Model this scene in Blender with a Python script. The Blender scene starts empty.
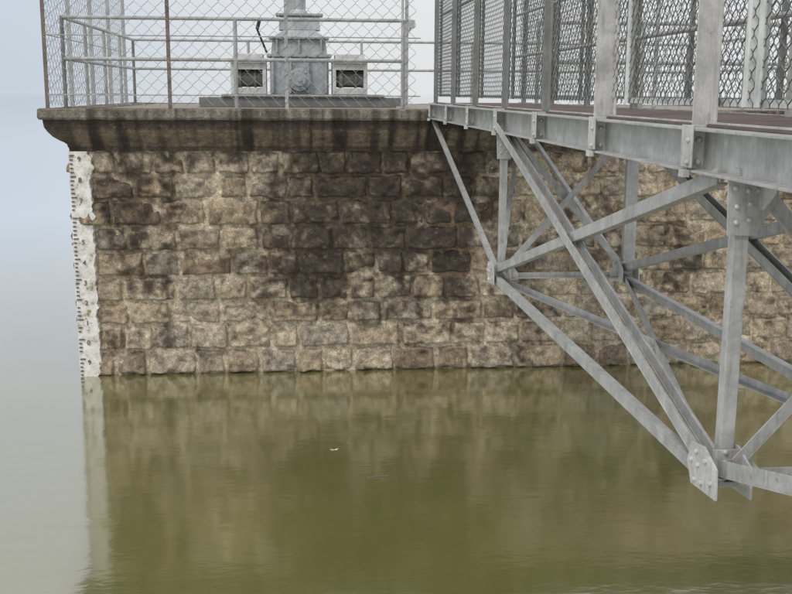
import bpy, math, random
from mathutils import Vector, Matrix, noise
random.seed(7)
R = math.radians
scene = bpy.context.scene
WZ = -3.49          # water level (camera eye is z=0)
WY = 13.0           # front face of the tower
TX0, TX1, TY1 = -2.66, 7.1, 19.0
CT, CB = -0.21, -0.705

# ------------------------------------------------------------ helpers
class MB:
    def __init__(s): s.v=[]; s.f=[]; s.c=[]
    def add(s, vs, fs, col=None):
        b=len(s.v); s.v+= [tuple(v) for v in vs]; s.f+=[tuple(i+b for i in f) for f in fs]
        if col is not None: s.c+= col if isinstance(col,list) else [col]*len(vs)
    def obox(s, c, a, b, d, col=None):
        c=Vector(c);vs=[]
        for i in (-1,1):
            for j in (-1,1):
                for k in (-1,1): vs.append(c+a*i+b*j+d*k)
        fs=[(0,1,3,2),(4,6,7,5),(0,4,5,1),(2,3,7,6),(0,2,6,4),(1,5,7,3)]
        s.add(vs,fs,col)
    def box(s, x0,x1,y0,y1,z0,z1,col=None):
        s.obox(((x0+x1)/2,(y0+y1)/2,(z0+z1)/2),Vector(((x1-x0)/2,0,0)),Vector((0,(y1-y0)/2,0)),Vector((0,0,(z1-z0)/2)),col)
    def bar(s,p1,p2,side,w,t,off=(0,0),ext=0):
        p1=Vector(p1);p2=Vector(p2);d=(p2-p1).normalized()
        p1=p1-d*ext;p2=p2+d*ext
        n=d.cross(Vector(side)).normalized(); sd=n.cross(d).normalized()
        c=(p1+p2)/2+sd*off[0]+n*off[1]
        s.obox(c,(p2-p1)/2,sd*w/2,n*t/2)
    def angle(s,p1,p2,side,w,t=.008,fl=1,ext=0,w2=None):
        w2=w2 or w
        s.bar(p1,p2,side,w,t,(0,0),ext)
        s.bar(p1,p2,side,t,w2,(-(w/2-t/2)+.0015,fl*(w2/2+t/2)),ext)
    def cyl(s,p1,p2,r,n=10,r2=None):
        p1=Vector(p1);p2=Vector(p2);d=(p2-p1).normalized();r2=r if r2 is None else r2
        a=d.orthogonal().normalized();b=d.cross(a);vs=[]
        for i in range(n):
            an=2*math.pi*i/n;q=a*math.cos(an)+b*math.sin(an)
            vs.append(p1+q*r);vs.append(p2+q*r2)
        fs=[(2*i,2*((i+1)%n),2*((i+1)%n)+1,2*i+1) for i in range(n)]
        fs.append(tuple(2*i for i in range(n))[::-1]);fs.append(tuple(2*i+1 for i in range(n)))
        s.add(vs,fs)
    def bolt(s,p,d,r=.014,h=.014):
        p=Vector(p);d=Vector(d).normalized()
        s.cyl(p,p+d*h*.6,r,8,r*.95);s.cyl(p+d*h*.6,p+d*h,r*.95,8,r*.5)
    def poly(s,pts,n,t):
        n=Vector(n).normalized();pts=[Vector(p) for p in pts];k=len(pts)
        vs=[p-n*t/2 for p in pts]+[p+n*t/2 for p in pts]
        fs=[tuple(range(k))[::-1],tuple(range(k,2*k))]+[(i,(i+1)%k,(i+1)%k+k,i+k) for i in range(k)]
        s.add(vs,fs)
    def tube(s,pts,r,n=3):
        vs=[];fs=[];k=len(pts)
        for i,p in enumerate(pts):
            a=Vector(pts[max(i-1,0)]);b=Vector(pts[min(i+1,k-1)]);d=(b-a).normalized()
            u=d.cross(s.ref).normalized();w=d.cross(u)
            for j in range(n):
                an=2*math.pi*j/n;vs.append(Vector(p)+u*r*math.cos(an)+w*r*math.sin(an))
        for i in range(k-1):
            for j in range(n):
                fs.append((i*n+j,i*n+(j+1)%n,(i+1)*n+(j+1)%n,(i+1)*n+j))
        s.add(vs,fs)
    def obj(s,name,mat,parent=None,smooth=False,fix=True,bevel=0):
        me=bpy.data.meshes.new(name);me.from_pydata(s.v,[],s.f);me.update()
        if fix:
            import bmesh
            bm=bmesh.new();bm.from_mesh(me);bmesh.ops.recalc_face_normals(bm,faces=bm.faces);bm.to_mesh(me);bm.free()
        if s.c:
            at=me.color_attributes.new('Col','FLOAT_COLOR','POINT')
            at.data.foreach_set('color',[x for c in s.c for x in (c[0],c[1],c[2],1)])
        me.materials.append(mat)
        if smooth: me.polygons.foreach_set('use_smooth',[True]*len(me.polygons))
        o=bpy.data.objects.new(name,me);scene.collection.objects.link(o)
        if parent: o.parent=parent
        if bevel:
            m=o.modifiers.new('b','BEVEL');m.width=bevel;m.segments=2;m.limit_method='ANGLE'
        return o
def empty(name):
    o=bpy.data.objects.new(name,None);scene.collection.objects.link(o);return o

def newmat(name):
    m=bpy.data.materials.new(name);m.use_nodes=True;nt=m.node_tree
    return m,nt,nt.nodes['Principled BSDF'],nt.nodes,nt.links
def noise_node(nt,scale,detail=6,rough=.6,vec=None,sc=None):
    n=nt.nodes.new('ShaderNodeTexNoise');n.inputs['Scale'].default_value=scale
    n.inputs['Detail'].default_value=detail;n.inputs['Roughness'].default_value=rough
    g=nt.nodes.new('ShaderNodeNewGeometry')
    if sc:
        mp=nt.nodes.new('ShaderNodeMapping');mp.inputs['Scale'].default_value=sc
        nt.links.new(g.outputs['Position'],mp.inputs['Vector']);nt.links.new(mp.outputs[0],n.inputs['Vector'])
    else: nt.links.new(g.outputs['Position'],n.inputs['Vector'])
    return n
def ramp(nt,src,stops):
    r=nt.nodes.new('ShaderNodeValToRGB');nt.links.new(src,r.inputs[0])
    e=r.color_ramp.elements
    while len(e)<len(stops): e.new(.5)
    for i,(p,c) in enumerate(stops): e[i].position=p;e[i].color=(c[0],c[1],c[2],1) if not isinstance(c,(int,float)) else (c,c,c,1)
    return r
def mixc(nt,fac,a,b,mode='MIX'):
    m=nt.nodes.new('ShaderNodeMix');m.data_type='RGBA';m.blend_type=mode
    for sock,val in ((m.inputs[0],fac),(m.inputs[6],a),(m.inputs[7],b)):
        if isinstance(val,bpy.types.NodeSocket): nt.links.new(val,sock)
        elif isinstance(val,(int,float)): sock.default_value=val
        else: sock.default_value=(*val,1)
    return m.outputs[2]
def bump(nt,b,src,st,dist=.01):
    n=nt.nodes.new('ShaderNodeBump');n.inputs['Strength'].default_value=st;n.inputs['Distance'].default_value=dist
    nt.links.new(src,n.inputs['Height']);nt.links.new(n.outputs[0],b.inputs['Normal'])

# ------------------------------------------------------------ materials
def stone_mat(name):
    m,nt,b,N,L=newmat(name)
    a=N.new('ShaderNodeAttribute');a.attribute_name='Col'
    n1=noise_node(nt,11,8,.7);r1=ramp(nt,n1.outputs[0],[(.32,.52),(.5,1),(.68,1.5)])
    c=mixc(nt,1,a.outputs['Color'],r1.outputs[0],'MULTIPLY')
    n2=noise_node(nt,55,6,.75);r2=ramp(nt,n2.outputs[0],[(.35,.55),(.6,1.25)])
    c=mixc(nt,1,c,r2.outputs[0],'MULTIPLY')
    n4=noise_node(nt,5,10,.75,sc=(1,1,.7));r4=ramp(nt,n4.outputs[0],[(.54,0),(.61,.55)])
    c=mixc(nt,r4.outputs[0],c,(.07,.052,.037))
    n5=noise_node(nt,9,10,.8,sc=(1,1,1.3));r5=ramp(nt,n5.outputs[0],[(.575,0),(.63,.33)])
    c=mixc(nt,r5.outputs[0],c,(.38,.33,.25))
    L.new(c,b.inputs['Base Color']);b.inputs['Roughness'].default_value=.85
    n3=noise_node(nt,28,9,.75);bump(nt,b,n3.outputs[0],1,.035)
    return m
M_stone=stone_mat('rock_faced_stone')
def steel(name,base,rust=.5,rough=.5,metal=.15,bright=1.2):
    m,nt,b,N,L=newmat(name)
    n1=noise_node(nt,6,9,.75);r1=ramp(nt,n1.outputs[0],[(.32,.7),(.5,.97),(.62,bright)])
    c=mixc(nt,1,base,r1.outputs[0],'MULTIPLY')
    n4=noise_node(nt,1,8,.75,sc=(40,40,4));r4=ramp(nt,n4.outputs[0],[(.5,0),(.68,.5)])
    c=mixc(nt,r4.outputs[0],c,(.15,.14,.12))
    n2=noise_node(nt,13,10,.8);r2=ramp(nt,n2.outputs[0],[(.59,0),(.67,rust)])
    c=mixc(nt,r2.outputs[0],c,(.11,.075,.05))
    L.new(c,b.inputs['Base Color']);b.inputs['Roughness'].default_value=rough;b.inputs['Metallic'].default_value=metal
    n3=noise_node(nt,50,6,.7);bump(nt,b,n3.outputs[0],.4,.006)
    return m
M_steel=steel('weathered_aluminium_paint',(.38,.385,.38),.65)
M_steel_l=steel('pale_grey_paint',(.47,.47,.46),.55)
M_post=steel('dull_grey_paint',(.21,.215,.215),.7)
M_dark=steel('dirty_steel',(.17,.17,.165),.7)
M_rust=steel('rusty_steel',(.15,.12,.10),.5,.8,0)
M_wire=steel('galvanised_wire',(.32,.33,.33),.3,.5,.3)
M_wired=steel('old_galvanised_wire',(.14,.145,.145),.3,.6,.2)
M_deck=steel('red_oxide_deck',(.125,.09,.082),.6,.95,0)
M_hoist=steel('hoist_grey_paint',(.33,.355,.365),.5)
M_white=steel('white_paint',(.55,.56,.55),.5)
def plain(name,c,r=.7):
    m,nt,b,N,L=newmat(name);n=noise_node(nt,20,5);rr=ramp(nt,n.outputs[0],[(.3,[x*.7 for x in c]),(.7,[x*1.2 for x in c])])
    L.new(rr.outputs[0],b.inputs['Base Color']);b.inputs['Roughness'].default_value=r;return m
M_black=plain('black_paint',(.02,.02,.02))
M_faded=plain('faded_black_paint',(.09,.085,.08))
M_conc=plain('deck_concrete',(.22,.20,.17),.9)
M_leaf=plain('dry_leaf',(.5,.45,.35))

# ------------------------------------------------------------ stains
def px(x): return (x-294)*.01222
def pz(y): return -.70-(y-152)*.01241
BL=[(375,200,112,80,.92),(452,215,24,85,1.3),(325,250,68,62,.85),(128,200,46,46,.75),(150,255,34,50,.65),(400,300,90,45,.55),
    (215,262,34,24,.45),(520,300,40,80,.55),(255,182,30,12,.5),(600,215,45,70,.55),(690,250,45,60,.45),(150,345,60,18,.35),
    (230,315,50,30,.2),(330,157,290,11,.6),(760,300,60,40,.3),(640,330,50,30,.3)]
def stain(x,z):
    s=0
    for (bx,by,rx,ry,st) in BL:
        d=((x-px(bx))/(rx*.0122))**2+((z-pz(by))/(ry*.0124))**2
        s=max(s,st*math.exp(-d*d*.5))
    s+=.30*noise.noise(Vector((x*2.6,z*.7,3)))+.28*noise.noise(Vector((x*5,z*3.5,9)))
    w=max(0,1-(z-WZ)/.12)
    return min(1.1,max(0,s+.45*w))
def lerp(a,b,t): return tuple(p+(q-p)*t for p,q in zip(a,b))
def ss(a,b,x):
    t=max(0,min(1,(x-a)/(b-a)));return t*t*(3-2*t)
CREAM=(.57,.485,.35);TAN=(.41,.325,.22);GREY=(.38,.335,.265);BRN=(.27,.20,.135)
DK=(.045,.034,.026);DK2=(.105,.077,.053)

def wall_face(org,ux,nrm,width,ztop,zbot,hr,nx0,ny0,name,parent):
    org=Vector(org);ux=Vector(ux);nrm=Vector(nrm);st=MB();mt=MB()
    z=ztop;row=0
    while z>zbot:
        h=hr*random.uniform(.93,1.07);x=-random.uniform(0,.3) if row%2 else -random.uniform(.2,.5)
        while x<width:
            w=random.choice([random.uniform(.32,.46),random.uniform(.44,.66)])
            a=max(x,0);b=min(x+w,width)
            x+=w
            if b-a<.07: continue
            g=random.uniform(.007,.018)
            bh=random.uniform(.03,.085);sd=random.random()*100
            base=random.choice([CREAM,TAN,TAN,GREY,GREY,BRN]);base=lerp(base,random.choice([CREAM,TAN,GREY]),random.random()*.7)
            cxw=(a+b)/2;P=org+ux*cxw
            sst=stain(P.x if abs(ux.x)>.5 else P.y,z-h/2)
            sst=sst+random.uniform(-.2,.2)
            nx=max(4,int(nx0*(b-a)/.5));ny=ny0
            tx=random.uniform(-.05,.05);tz=random.uniform(-.02,.08)
            cr=random.uniform(.03,.07)
            vs=[];cs=[];fs=[]
            for j in range(ny+1):
                for i in range(nx+1):
                    u=i/nx;v=j/ny
                    u=u-.06*math.sin(2*math.pi*u);v=v-.08*math.sin(2*math.pi*v)
                    lx=a+g+(b-a-2*g)*u;lz=z-g-(h-2*g)*v
                    eu=min(u,1-u)*(b-a);ev=min(v,1-v)*h
                    lx+=.024*noise.noise(Vector((lx*7,lz*7,sd)));lz+=.022*noise.noise(Vector((lx*7,lz*7,sd+50)))
                    du=max(0,cr-eu);dv=max(0,cr-ev)
                    q=math.hypot(du,dv)/cr
                    if q>1:
                        k=(q-1)*cr*.8;lx+=k*(1 if u<.5 else -1)*.7;lz-=k*(1 if v<.5 else -1)*.7
                    e=min(1,min(eu,ev)/.035);e=e*e*(3-2*e)
                    d=bh*e+tx*(u-.5)*e+tz*(v-.5)*e
                    nn=noise.noise(Vector((lx*8,lz*8,sd)));n2=noise.noise(Vector((lx*20,lz*20,sd)))
                    cell=noise.voronoi(Vector((lx*6,lz*8,sd)))[0]
                    d+=e*(.036*nn+.018*n2+.06*(cell[1]-cell[0])-.015)
                    if e<.02: d=-.02
                    p=org+ux*lx+nrm*d;p.z=lz;vs.append(p)
                    s0=stain(p.x if abs(ux.x)>.5 else p.y,lz)
                    f1=noise.noise(Vector((lx*9,lz*9,sd+7)));f2=noise.noise(Vector((lx*24,lz*24,sd+7)))
                    t=ss(.12,.88,s0*.72+sst*.30+.45*f1+.30*f2)
                    c=lerp(base,DK2,t*.96)
                    c=lerp(c,DK,.85*ss(.5,1.2,s0*.85+sst*.2+.55*f1+.3*f2))
                    edge=1-ss(.0,.035,min(eu,ev))
                    c=lerp(c,(.56,.48,.36),edge*(.42*(1-t)+.28*ss(-.1,.4,f2+f1)))
                    cs.append(c)
            for j in range(ny):
                for i in range(nx):
                    k=j*(nx+1)+i;fs.append((k,k+1,k+nx+2,k+nx+1))
            st.add(vs,fs,cs)
        z-=h;row+=1
    dx=.03 if nx0>10 else .1;nx=int(width/dx);nz=int((ztop-zbot)/dx);vs=[];cs=[];fs=[]
    for j in range(nz+1):
        for i in range(nx+1):
            lx=width*i/nx;lz=ztop+(zbot-ztop)*j/nz
            p=org+ux*lx+nrm*(.010+.014*noise.noise(Vector((lx*6,lz*6,1))));p.z=lz;vs.append(p)
            t=stain(p.x if abs(ux.x)>.5 else p.y,lz);t=ss(.15,.85,t*.95+.4*noise.noise(Vector((lx*3,lz*3,4)))+.4*noise.noise(Vector((lx*14,lz*14,4))))
            c=lerp((.62,.54,.40),(.12,.088,.060),t)
            b2=ss(.05,.55,noise.noise(Vector((lx*1.2,lz*1.2,14))))
            cs.append(lerp(c,(.30,.21,.13),b2*.6))
    for j in range(nz):
        for i in range(nx):
            k=j*(nx+1)+i;fs.append((k,k+1,k+nx+2,k+nx+1))
    mt.add(vs,fs,cs)
    st.obj(name+'_stones',M_stone,parent,smooth=True,fix=False)
    mt.obj(name+'_mortar',M_stone,parent,smooth=True,fix=False)

tower=empty('stone_intake_tower')
wall_face((TX0,WY,0),(1,0,0),(0,-1,0),TX1-TX0,CB,WZ-.5,.309,24,16,'front',tower)
wall_face((TX0,TY1,0),(0,-1,0),(-1,0,0),TY1-WY,CB,WZ-.5,.309,7,6,'side',tower)
wall_face((TX1,WY,0),(0,1,0),(1,0,0),TY1-WY,CB,WZ-.5,.309,7,6,'other_side',tower)
m=MB();m.box(TX0+.03,TX1-.03,WY+.03,TY1,WZ-2,CT-.06,(.2,.17,.12));m.obj('core',M_stone,tower)
prof=[(-.3,CT),(.305,CT),(.32,CT-.012),(.325,CT-.10),(.31,CT-.125),(.275,CT-.13),(.268,CT-.17),(.262,CT-.215),(.235,CT-.27),(.19,CT-.325),(.13,CT-.37),(.08,CT-.40),(.055,CT-.425),(.05,CT-.455),(.04,CT-.465),(.035,CB-.01),(-.1,CB-.012)]
per=[]
def side(p,q,n,step):
    L_=(Vector(q)-Vector(p)).length;k=int(L_/step);r=[]
    for i in range(k): r.append((Vector(p).lerp(Vector(q),i/k),Vector(n),L_*i/k))
    return r
cs_=[(TX0,WY),(TX1,WY),(TX1,TY1),(TX0,TY1)];ns_=[(0,-1),(1,0),(0,1),(-1,0)]
for i in range(4):
    sd_=side(cs_[i],cs_[(i+1)%4],ns_[i],.035 if i==0 else .15)
    n0=Vector(ns_[i-1])+Vector(ns_[i]);sd_[0]=(sd_[0][0],n0,0)
    per+=sd_
cm=MB();vs=[];cl=[];fs=[];K=len(prof)
for (p,n,s_) in per:
    jt=abs((s_+.35)%1.15)<.036 and s_>0
    ed=.010*noise.noise(Vector((p.x*2,p.y*2,0)))+.006*noise.noise(Vector((p.x*14,p.y*14,0)))
    for j,(o,zz) in enumerate(prof):
        o2=o+(ed+.010*noise.noise(Vector((p.x*9,p.y*9,zz*9))) -(.012 if jt else 0) if o>0.03 and j>0 else 0)
        q=p+n*o2;zq=zz+(.009*noise.noise(Vector((p.x*5,p.y*5,zz*3+8))) if j>0 else 0)
        vs.append((q.x,q.y,zq))
        drip=noise.noise(Vector((p.x*9,p.y*9,zz*.6)))+.7*noise.noise(Vector((p.x*22,p.y*22,zz*.8)))
        t=ss(-.45,.35,noise.noise(Vector((p.x*1.3,p.y*1.3,5)))*.8+.9*drip)
        c=lerp((.23,.18,.13),(.045,.034,.025),t)
        if 9<=j<=12: c=lerp(c,(.30,.24,.17),.3*(1-t))
        if 1<j<5: c=lerp((.24,.215,.18),(.06,.048,.037),t)
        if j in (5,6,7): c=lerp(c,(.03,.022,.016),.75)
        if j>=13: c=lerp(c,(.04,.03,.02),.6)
        if jt: c=tuple(k*.6 for k in c)
        cl.append(c)
n_=len(per)
for i in range(n_):
    i2=(i+1)%n_
    for j in range(K-1): fs.append((i*K+j,i2*K+j,i2*K+j+1,i*K+j+1))
cm.add(vs,fs,cl);cm.obj('cornice',M_stone,tower,smooth=False)
m=MB();m.box(TX0+.25,TX1-.25,WY+.25,TY1-.25,CT-.05,CT-.004);m.obj('top_slab',M_conc,tower)

# ------------------------------------------------------------ water gauge
g=empty('water_level_gauge')
def gauge_mat():
    m,nt,b,N,L=newmat('gauge_white_paint')
    n1=noise_node(nt,9,9,.8);r1=ramp(nt,n1.outputs[0],[(.37,(.26,.22,.17)),(.44,(.56,.54,.49)),(.6,(.76,.75,.73))])
    L.new(r1.outputs[0],b.inputs['Base Color']);b.inputs['Roughness'].default_value=.85
    n3=noise_node(nt,18,8,.7);bump(nt,b,n3.outputs[0],.6,.02);return m
gm=MB();vs=[];fs=[];nz=110
for j in range(nz+1):
    zz=CB-.01+(WZ-.4-CB)*j/nz
    xr=-2.455+.05*noise.noise(Vector((0,zz*5,0)))+.04*noise.noise(Vector((0,zz*17,3)))
    xl=-2.70+.008*noise.noise(Vector((4,zz*6,3)))
    y0=WY-.085+.006*noise.noise(Vector((0,zz*7,9)))
    vs+=[(xl,WY+.25,zz),(xl,y0,zz),((xl+xr)/2,y0-.004,zz),(xr,y0+.004,zz),(xr+.02,WY+.03,zz)]
for j in range(nz):
    for i in range(4): k=j*5+i;fs.append((k,k+1,k+6,k+5))
gm.add(vs,fs);gm.obj('plaster_strip',gauge_mat(),g,fix=True)
tm=MB();zz=CB-.06;i=0
while zz>WZ+.02:
    ln=.07 if i%5==0 else .04
    if random.random()>.08: tm.box(-2.69,-2.69+ln*random.uniform(.75,1.1),WY-.099,WY-.093,zz-.008,zz+.008)
    zz-=.05;i+=1
tm.obj('tick_marks',M_faded,g)
for k in range(11):
    cu=bpy.data.curves.new('numeral','FONT');cu.body=str((9-k)%10);cu.size=.085;cu.extrude=.003
    o=bpy.data.objects.new('numeral_%d'%k,cu);scene.collection.objects.link(o);o.parent=g
    o.location=(-2.60,WY-.096,CB-.13-.25*k);o.rotation_euler=(R(90),0,0);cu.materials.append(M_faded)

# ------------------------------------------------------------ chain link
def chain(mb,o,u,length,height,cw,ch,r,dw=.10):
    o=Vector(o);u=Vector(u);mb.ref=u.cross(Vector((0,0,1)))
    p=cw/2;nw=int(length/p);nc=int(height/ch*2)
    for i in range(nw):
        pts=[]
        for j in range(nc+1):
            t=(j+i)%2
            xx=(i+t)*p
            zz=j*ch/2
            wob=.008*noise.noise(Vector((xx*3+o.x,zz*3,o.y)))
            b=o+u*(xx+wob)+Vector((0,0,zz+.008*noise.noise(Vector((xx*2,zz*2,o.y+7)))))
            d=ch*dw
            pts+=[b-Vector((0,0,d)),b+Vector((0,0,d))]
        mb.tube(pts,r)

fence=empty('chain_link_fence')
m=MB()
FY=WY-.22;FX=TX0-.22
chain(m,(FX,FY,CT+.03),(1,0,0),1.5-FX,1.9,.16,.16,.0032,.04)
chain(m,(FX,TY1-.2,CT+.03),(0,-1,0),TY1-.2-FY,1.9,.16,.16,.003,.04)
chain(m,(2.95,FY,CT+.03),(1,0,0),TX1-2.9,1.9,.16,.16,.0032,.04)
m.obj('wire_mesh',M_wire,fence,fix=False)
m=MB()
for x in (FX,-1.47):
    m.angle((x,FY+.01,CT-.02),(x,FY+.01,CT+2),(1,0,0),.045,.006)
m.obj('rusty_posts',M_rust,fence)
m=MB()
for x in (-.1,1.33,3.0,4.4,5.8,7.25):
    m.angle((x,FY+.01,CT-.02),(x,FY+.01,CT+2),(1,0,0),.04,.006)
for y in (14.3,15.8,17.3,18.8):
    m.angle((FX,y,CT-.02),(FX,y,CT+2),(0,1,0),.045,.006)
for z in (.16,.84,1.88):
    m.cyl((FX,FY+.02,CT+z),(1.5,FY+.02,CT+z),.007 if z<1.5 else .02,6)
    m.cyl((FX+.02,FY,CT+z),(FX+.02,TY1-.2,CT+z),.007,6)
m.obj('posts_and_line_wires',M_steel,fence)

rail=empty('pipe_railing');m=MB()
RX0=TX0-.08;RY0=WY+.12;RX1=TX1-.1;RY1=TY1-.3
def railrun(p,q,n):
    p=Vector(p);q=Vector(q)
    for k in range(n+1):
        a=p.lerp(q,k/n);m.cyl((a.x,a.y,CT-.01),(a.x,a.y,CT+1.07),.024,10);m.cyl((a.x,a.y,CT-.003),(a.x,a.y,CT+.012),.055,10)
    for z in (.58,1.06): m.cyl((p.x,p.y,CT+z),(q.x,q.y,CT+z),.023,10)
railrun((RX0,RY0,0),(1.32,RY0,0),2)
railrun((3.0,RY0,0),(RX1,RY0,0),3)
railrun((RX0,RY0,0),(RX0,RY1,0),4)
railrun((RX0,RY1,0),(RX1,RY1,0),5)
railrun((RX1,RY0,0),(RX1,RY1,0),4)
m.obj('pipes',M_steel,rail,smooth=False)

# ------------------------------------------------------------ gate hoist
h=empty('sluice_gate_hoist');HY=14.9;HX=.06
m=MB()
m.box(HX-1.35,HX+1.45,HY-.35,HY+.55,CT-.003,CT+.13)
m.box(HX-1.05,HX+1.15,HY-.38,HY+.5,CT+.13,CT+.17)
m.obj('base_frame',M_dark,h,bevel=.006)
m=MB()
def taper(x0,x1,X0,X1,y0,y1,z0,z1):
    vs=[(x0,y0,z0),(x1,y0,z0),(x1,y1,z0),(x0,y1,z0),(X0,y0+.03,z1),(X1,y0+.03,z1),(X1,y1-.03,z1),(X0,y1-.03,z1)]
    m.add(vs,[(0,3,2,1),(4,5,6,7),(0,1,5,4),(1,2,6,5),(2,3,7,6),(3,0,4,7)])
z0=CT+.17
taper(HX-.40,HX+.40,HX-.40,HX+.40,HY-.2,HY+.3,z0,z0+.50)
m.box(HX-.44,HX+.44,HY-.23,HY+.33,z0+.50,z0+.54)
taper(HX-.38,HX+.38,HX-.36,HX+.36,HY-.18,HY+.28,z0+.54,z0+.74)
m.box(HX-.41,HX+.41,HY-.21,HY+.31,z0+.74,z0+.775)
taper(HX-.34,HX+.34,HX-.20,HX+.22,HY-.15,HY+.25,z0+.775,z0+.86)
taper(HX-.27,HX+.29,HX-.26,HX+.28,HY-.12,HY+.2,z0+.862,z0+1.05)
m.box(HX-.31,HX+.33,HY-.15,HY+.23,z0+1.05,z0+1.08)
for x in (-.36,-.12,.12,.36): m.box(HX+x-.012,HX+x+.012,HY-.245,HY-.203,z0+.02,z0+.49)
for x in (-.3,0,.3): m.box(HX+x-.012,HX+x+.012,HY-.212,HY-.18,z0+.55,z0+.73)
m.cyl((HX+.0,HY-.24,z0+.2),(HX,HY-.30,z0+.2),.155,24);m.cyl((HX,HY-.30,z0+.2),(HX,HY-.34,z0+.2),.09,20);m.cyl((HX,HY-.34,z0+.2),(HX,HY-.40,z0+.2),.03,10)
for k in range(8):
    a=k*math.pi/4;m.bolt((HX+.125*math.cos(a),HY-.30,z0+.2+.125*math.sin(a)),(0,-1,0),.014,.015)
for x in (-.38,-.25,-.1,.1,.25,.38):
    m.bolt((HX+x,HY-.23,z0+.52),(0,-1,0),.013,.02);m.bolt((HX+x*.9,HY-.21,z0+.757),(0,-1,0),.013,.02)
m.obj('gearbox_housing',M_hoist,h,bevel=.006)
m=MB()
for sx in (-1,1):
    x0=HX+sx*.45;x1=HX+sx*.93;a,b=min(x0,x1),max(x0,x1)
    m.box(a,b,HY-.25,HY+.3,z0+.42,z0+.46)
    m.box(a+.04,b-.04,HY-.21,HY+.26,z0+.46,z0+.54)
    m.box(a,a+.05,HY-.2,HY+.25,z0+.002,z0+.42);m.box(b-.05,b,HY-.2,HY+.25,z0+.002,z0+.42)
    m.box(a+.05,b-.05,HY-.2,HY+.25,z0+.002,z0+.09);m.box(a+.05,b-.05,HY-.2,HY-.17,z0+.33,z0+.42)
m.obj('side_bearing_frames',M_white,h,bevel=.004)
m=MB()
for sx in (-1,1):
    xc=HX+sx*.69
    m.cyl((xc-.2,HY,z0+.22),(xc+.2,HY,z0+.22),.11,18);m.cyl((xc-.15,HY,z0+.22),(xc-.10,HY,z0+.22),.15,24)
    m.cyl((xc+.07,HY,z0+.22),(xc+.1,HY,z0+.22),.14,24);m.box(xc-.19,xc+.19,HY+.2,HY+.24,z0+.1,z0+.41)
m.obj('gears_and_shaft',M_dark,h)
m=MB()
m.cyl((HX+.0,HY+.05,z0+1.08),(HX+.0,HY+.05,z0+1.75),.045,12);m.cyl((HX,HY+.05,z0+1.08),(HX,HY+.05,z0+1.14),.14,16,.09)
m.box(HX-.16,HX+.10,HY+.28,HY+.5,z0+.9,z0+1.5)
m.obj('screw_spindle',M_hoist,h)
m=MB();m.cyl((HX-.44,HY-.1,z0+.56),(HX-.56,HY-.2,z0+.86),.014,8);m.cyl((HX-.56,HY-.2,z0+.86),(HX-.53,HY-.2,z0+.97),.024,8)
m.obj('brake_lever',M_black,h)
pl=MB();pl.cyl((1.42,14.2,CT-.003),(1.42,14.2,CT+2.3),.018,10);pl.cyl((1.42,14.2,CT-.003),(1.42,14.2,CT+.02),.08,12);pl.cyl((1.42,14.2,CT+.9),(1.54,14.2,CT+1.05),.012,8);pl.box(1.48,1.58,14.15,14.25,CT+1.04,CT+1.14);pl.obj('antenna_pole',M_steel_l)  # thin antenna rod with a small bracketed box, carries no lamp

# ------------------------------------------------------------ footbridge
br=empty('steel_truss_footbridge')
XL,XR=1.66,2.73;ZT,ZB=-.135,-.315;ZL=-1.48;YN=[-.8,3.8,8.4,13.0]
m=MB()
for X,s in ((XL,-1),(XR,1)):
    m.box(X-.004,X+.004,-.8,WY-.3,ZB,ZT)
    a,b=sorted((X+s*.004,X+s*.07))
    m.box(a,b,-.8,WY-.3,ZT-.012,ZT-.0005);m.box(a,b,-.8,WY-.3,ZB+.0005,ZB+.012)
m.obj('top_chords',M_steel,br,bevel=.002)
m=MB()
yy=-.8
while yy<WY-.2:
    y2=min(yy+1.39,WY-.1);m.box(XL,XR,yy,y2,ZT+.002,ZT+.010+.002*random.random());yy+=1.4
m.obj('deck_plates',M_deck,br)
m=MB()
y=1.4
while y<12.8:
    m.box(XL+.006,XR-.006,y-.035,y+.035,ZB+.02,ZT-.004);y+=1.4
m.obj('cross_joists',M_dark,br)
T=MB();G=MB();B=MB()
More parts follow.
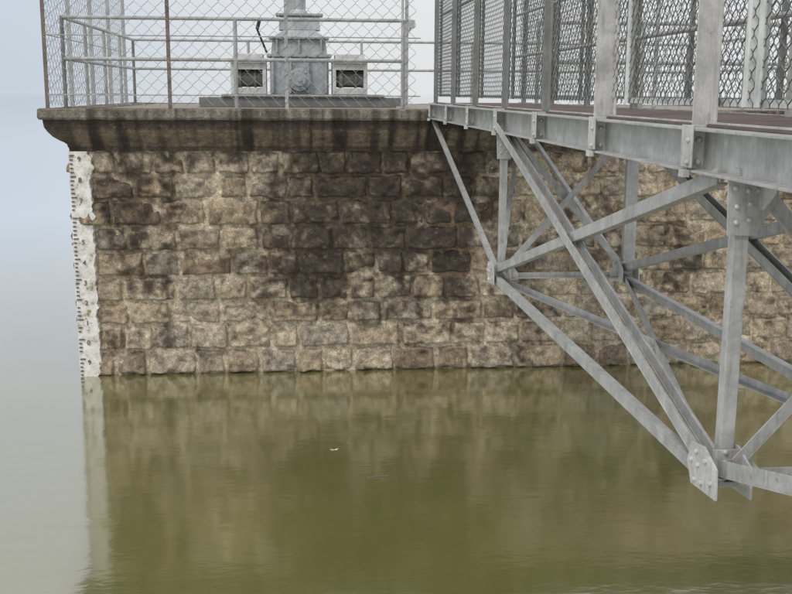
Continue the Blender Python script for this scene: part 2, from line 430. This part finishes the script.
def truss(X,s):
    up=lambda i:Vector((X,YN[i],ZB+.04));lo=lambda i:Vector((X,YN[i],ZL))
    sx=(1,0,0)
    T.angle(lo(1)+Vector((-.03,0,0)),lo(2)+Vector((-.03,0,0)),sx,.050,.007,1,.05)
    T.angle(lo(2),Vector((X,12.75,ZB)),sx,.042,.007,1)
    T.angle(lo(1),Vector((X,-.6,ZB)),sx,.06,.007,1)
    for i in (1,2):
        T.angle(lo(i)+Vector((-.012*s,0,0)),up(i)+Vector((-.012*s,0,0)),sx,.055,.008,1)
        T.angle(lo(i)+Vector((.012*s,.02,0)),up(i)+Vector((.012*s,.02,0)),(0,1,0),.045,.006,-1)
    a,b=up(2),lo(1)
    T.angle(a+Vector((-.046,0,0)),b+Vector((-.046,0,0)),sx,.055,.008,1,.03)
    T.angle(a+Vector((.018,0,0)),b+Vector((.018,0,0)),sx,.055,.008,1,.03)
    a,b=up(1),lo(2)
    T.angle(a+Vector((-.012,.16,-.07)),b+Vector((-.012,0,.03)),sx,.055,.008,-1,.02)
    for i in (1,2):
        c=lo(i)
        for xo,nn in ((X-.078,-1),(X+.06,1)):
            G.poly([(xo,c.y-.14,c.z-.05),(xo,c.y+.11,c.z-.07),(xo,c.y+.16,c.z+.01),(xo,c.y+.13,c.z+.10),(xo,c.y+.0,c.z+.12),(xo,c.y-.13,c.z+.07)],(1,0,0),.01)
            for (dy,dz) in ((-.09,0),(.0,-.03),(.07,-.04),(.11,.03),(.04,.03),(.06,.08),(-.03,.07)):
                B.bolt((xo+nn*.005,c.y+dy,c.z+dz),(nn,0,0),.011,.011)
        c=up(i);xo=X+.068
        G.poly([(xo,c.y-.16,c.z+.0),(xo,c.y+.16,c.z+.0),(xo,c.y+.14,c.z-.08),(xo,c.y+.05,c.z-.15),(xo,c.y-.05,c.z-.15),(xo,c.y-.14,c.z-.08)],(1,0,0),.01)
truss(XL,-1);truss(XR,1)
for i in (1,2):
    y=YN[i];l=Vector((XL,y,ZL));r=Vector((XR,y,ZL));lu=Vector((XL,y,ZB));ru=Vector((XR,y,ZB))
    T.angle(l+Vector((0,.01,0)),r+Vector((0,.01,0)),(0,0,1),.045,.006,1)
    T.angle(lu+Vector((0,0,.03)),ru+Vector((0,0,.03)),(0,0,1),.065,.006,1)
    T.angle(l+Vector((.05,-.03,.05)),ru+Vector((-.05,-.03,-.02)),(0,1,0),.045,.006,1)
    T.angle(lu+Vector((.05,.03,-.02)),r+Vector((-.05,.03,.05)),(0,1,0),.045,.006,1)
    for X,sx in ((XL,1),(XR,-1)):
        yy=y-.012
        def P(dx,z): return (X+sx*dx,yy,z)
        G.poly([P(-.05,ZL-.05),P(.15,ZL-.035),P(.15,ZL+.02),P(.08,ZL+.11),P(-.05,ZL+.11)],(0,1,0),.008)
        T.poly([P(-.06,ZB+.01),P(.14,ZB+.01),P(.14,ZB-.07),P(.06,ZB-.21),P(-.05,ZB-.21)],(0,1,0),.008)
        for (dx,dz) in ((-.03,0),(.03,-.02),(.09,0),(.07,.05),(0,.06),(0,.10)):
            B.bolt((X+sx*dx,yy-.004,ZL+dz),(0,-1,0),.010,.011)
        for (dx,dz) in ((-.03,-.03),(.02,-.04),(.06,-.04),(.11,-.03),(-.02,-.1),(.03,-.09),(-.02,-.16),(.03,-.15),(.08,-.10)):
            B.bolt((X+sx*dx,yy-.004,ZB+dz),(0,-1,0),.010,.011)
T.angle((XL,8.4,ZL-.03),(XR,3.8,ZL-.03),(0,0,1),.045,.006,1)
T.angle((XR,8.4,ZL-.05),(XL,3.8,ZL-.05),(1,0,0),.045,.006,1)
T.angle((XL,8.4,ZL-.03),(XR,12.8,ZB-.05),(1,0,0),.04,.006,1)
T.obj('truss_members',M_steel,br,bevel=.0012)
G.obj('gusset_plates',M_steel_l,br,bevel=.001)
B.obj('rivets',M_steel_l,br)
P=MB();Pd=MB();Bk=MB()
ys=[1.4,2.8,4.2,5.6,7.0,8.4,9.8,11.2,12.6]
for X,s in ((XL,-1),(XR,1)):
    for y in ys:
        near=y<6
        big=.105 if abs(y-5.6)<.1 else (.08 if near else .045)
        (P if near else Pd).angle((X+s*(.012 if near else .0),y,ZB+.03),(X+s*(.012 if near else .0),y,2.0),(s,0,0),big,.009,1,0,.06)
        Bk.box(*sorted((X+s*.072,X+s*.080)),y-.08,y+.04,ZB+.02,ZT+.01)
        Bk.box(*sorted((X-s*.02,X+s*.075)),y-.022,y-.012,ZB+.01,ZT+.01)
        for dz in (.04,.13):
            Bk.bolt((X+s*.03,y-.022,ZB+dz),(0,-1,0),.014,.016)
            Bk.bolt((X+s*.080,y-.05,ZB+dz-.0),(s,0,0),.012,.014)
        Bk.box(*sorted((X+s*.07,X+s*.10)),y-.05,y+.0,ZB-.02,ZB+.010)
    P.box(*sorted((X-s*.02,X-s*.014)),-.8,WY-.15,ZT+.013,ZT+.022)
P.obj('fence_posts',M_steel_l,br,bevel=.001);Pd.obj('far_fence_posts',M_post,br);Bk.obj('post_brackets',M_steel_l,br,bevel=.002)
bf=empty('chain_link_fence')
m=MB();chain(m,(XL+.03,2.0,ZT+.09),(0,1,0),WY-.2-2.0,2.05,.07,.075,.0030)
w1=m.obj('wire_mesh_a',M_wired,bf,fix=False)
w2=bpy.data.objects.new('wire_mesh_b',w1.data);scene.collection.objects.link(w2);w2.parent=bf;w2.location=(XR-XL-.06,0,0)
m=MB();m2=MB()
for X in (XL+.045,XR-.045):
    for (ya,yb) in ((.9,2.3),(2.4,3.8),(3.87,5.36),(5.72,6.9),(7.1,8.3),(8.5,9.7),(9.9,11.1),(11.3,12.5)):
        z0=ZT+.085;w=.04 if yb<5.5 else .028;mm_=m if yb<5.5 else m2
        mm_.angle((X,ya,z0),(X,ya,1.98),(1,0,0),w,.006,1);mm_.angle((X,yb,z0),(X,yb,1.98),(1,0,0),w,.006,-1)
        mm_.angle((X,ya,z0+.015),(X,yb,z0+.015),(0,0,1),w*.7,.006,1);mm_.angle((X,ya,1.96),(X,yb,1.96),(0,0,1),w,.006,1)
m.obj('panel_frames',M_white,bf);m2.obj('far_panel_frames',M_post,bf)
m=MB()
m.cyl((XR-.09,-.5,.42),(XR-.09,12.8,.42),.017,8);m.cyl((XR-.09,-.5,.9),(XR-.09,12.8,.9),.017,8)
m.cyl((XL+.09,-.5,.9),(XL+.09,12.8,.9),.017,8)
m.obj('handrails',M_steel,br,smooth=False)
ab=MB();ab.box(1.2,3.2,-2.6,-.45,WZ-1,ZB-.002,(.3,.26,.2));ab.box(1.2,3.2,-2.6,-.85,ZB,ZT,(.3,.26,.2));ab.obj('stone_abutment',M_stone,None,bevel=.02)

# ------------------------------------------------------------ water
def water_mat():
    m,nt,b,N,L=newmat('green_reservoir_water')
    out=N['Material Output']
    d=N.new('ShaderNodeBsdfDiffuse');n0=noise_node(nt,.6,5,.65,sc=(1,1,1))
    r0=ramp(nt,n0.outputs[0],[(.35,(.112,.107,.030)),(.65,(.134,.127,.041))]);L.new(r0.outputs[0],d.inputs[0])
    g=N.new('ShaderNodeBsdfGlossy');g.inputs['Roughness'].default_value=.10;g.inputs[0].default_value=(1,1,1,1)
    fr=N.new('ShaderNodeFresnel');fr.inputs[0].default_value=1.6
    mr=N.new('ShaderNodeMapRange');mr.inputs[1].default_value=.08;mr.inputs[2].default_value=.55;mr.inputs[3].default_value=.24;mr.inputs[4].default_value=1
    L.new(fr.outputs[0],mr.inputs[0])
    n1=noise_node(nt,1,3,.5,sc=(3,6,1));n2=noise_node(nt,1,3,.5,sc=(11,26,1))
    ma=N.new('ShaderNodeMath');ma.operation='MULTIPLY_ADD';ma.inputs[1].default_value=.16
    L.new(n2.outputs[0],ma.inputs[0]);L.new(n1.outputs[0],ma.inputs[2])
    bp=N.new('ShaderNodeBump');bp.inputs['Strength'].default_value=.08;bp.inputs['Distance'].default_value=.03
    L.new(ma.outputs[0],bp.inputs['Height']);L.new(bp.outputs[0],g.inputs['Normal'])
    mx=N.new('ShaderNodeMixShader');L.new(mr.outputs[0],mx.inputs[0]);L.new(d.outputs[0],mx.inputs[1]);L.new(g.outputs[0],mx.inputs[2])
    L.new(mx.outputs[0],out.inputs[0]);return m
m=MB();m.add([(-3000,-300,WZ),(3000,-300,WZ),(3000,5000,WZ),(-3000,5000,WZ)],[(0,1,2,3)]);m.obj('water',water_mat(),None,fix=False)
def leaf(x,y,s,rot,mat):
    m=MB();pts=[]
    for k in range(10):
        a=k*2*math.pi/10;pts.append((s*math.cos(a),s*.5*math.sin(a)*(1-.3*math.cos(a)),.004+.008*math.cos(2*a)))
    m.add(pts+[(0,0,.002)],[(k,(k+1)%10,10) for k in range(10)])
    o=m.obj('floating_leaf',mat);o.location=(x,y,WZ);o.rotation_euler=(0,0,rot)
def wp(x,yp):
    p=R(11.05);ps=R(5.44);u=(x-396)/1050;a=(yp-297)/1050
    Yc=math.cos(p)-a*math.sin(p);Zc=-(math.sin(p)+a*math.cos(p))
    X=u*math.cos(ps)+Yc*math.sin(ps);Y=-u*math.sin(ps)+Yc*math.cos(ps);k=WZ/Zc
    return X*k,Y*k
x,y=wp(335,450);leaf(x,y,.045,.2,M_leaf)
x,y=wp(368,478);m=MB();m.cyl((x,y,WZ+.004),(x+.2,y+.03,WZ+.006),.005,6);m.cyl((x+.08,y+.01,WZ+.004),(x+.14,y+.06,WZ+.006),.003,5);m.obj('floating_twig',M_rust)

# ------------------------------------------------------------ world, sun, camera
w=bpy.data.worlds.new('World');scene.world=w;w.use_nodes=True;nt=w.node_tree;N=nt.nodes;L=nt.links
bg=N['Background'];sky=N.new('ShaderNodeTexSky');sky.sky_type='NISHITA';sky.sun_disc=False
EL,AZ=50,-140
sky.sun_elevation=R(EL);sky.sun_rotation=R(AZ);sky.dust_density=5;sky.air_density=1
tc=N.new('ShaderNodeTexCoord');sp=N.new('ShaderNodeSeparateXYZ');L.new(tc.outputs['Generated'],sp.inputs[0])
r=ramp(nt,sp.outputs[2],[(0,(.64,.72,.81)),(.10,(.64,.72,.82)),(.3,(.80,.85,.90)),(.6,(1.2,1.22,1.23)),(1,(1.5,1.5,1.48))])
mr=N.new('ShaderNodeMapRange');mr.interpolation_type='SMOOTHSTEP';mr.inputs[1].default_value=-.27;mr.inputs[2].default_value=.05;mr.inputs[3].default_value=0;mr.inputs[4].default_value=.85
L.new(sp.outputs[0],mr.inputs[0])
c=mixc(nt,mr.outputs[0],r.outputs[0],(.90,.91,.91),'LIGHTEN')
sc=N.new('ShaderNodeVectorMath');sc.operation='SCALE';sc.inputs['Scale'].default_value=10;L.new(c,sc.inputs[0])
mm=mixc(nt,.88,sky.outputs[0],sc.outputs[0]);L.new(mm,bg.inputs[0]);bg.inputs[1].default_value=.1
sd=bpy.data.lights.new('sun','SUN');sd.energy=1.5;sd.angle=R(12);sd.color=(1,.96,.9)
so=bpy.data.objects.new('sun',sd);scene.collection.objects.link(so)
d=Vector((math.sin(R(AZ))*math.cos(R(EL)),math.cos(R(AZ))*math.cos(R(EL)),math.sin(R(EL))))
so.rotation_euler=d.to_track_quat('Z','Y').to_euler()
cam=bpy.data.cameras.new('camera');co=bpy.data.objects.new('camera',cam);scene.collection.objects.link(co)
cam.sensor_width=36;cam.lens=1050/792*36;cam.clip_end=9000;cam.clip_start=.05
co.rotation_euler=(Matrix.Rotation(R(-5.44),3,'Z')@Matrix.Rotation(R(90-11.05),3,'X')@Matrix.Rotation(R(.3),3,'Z')).to_euler();scene.camera=co
scene.view_settings.view_transform='Standard';scene.view_settings.look='None';scene.view_settings.exposure=0
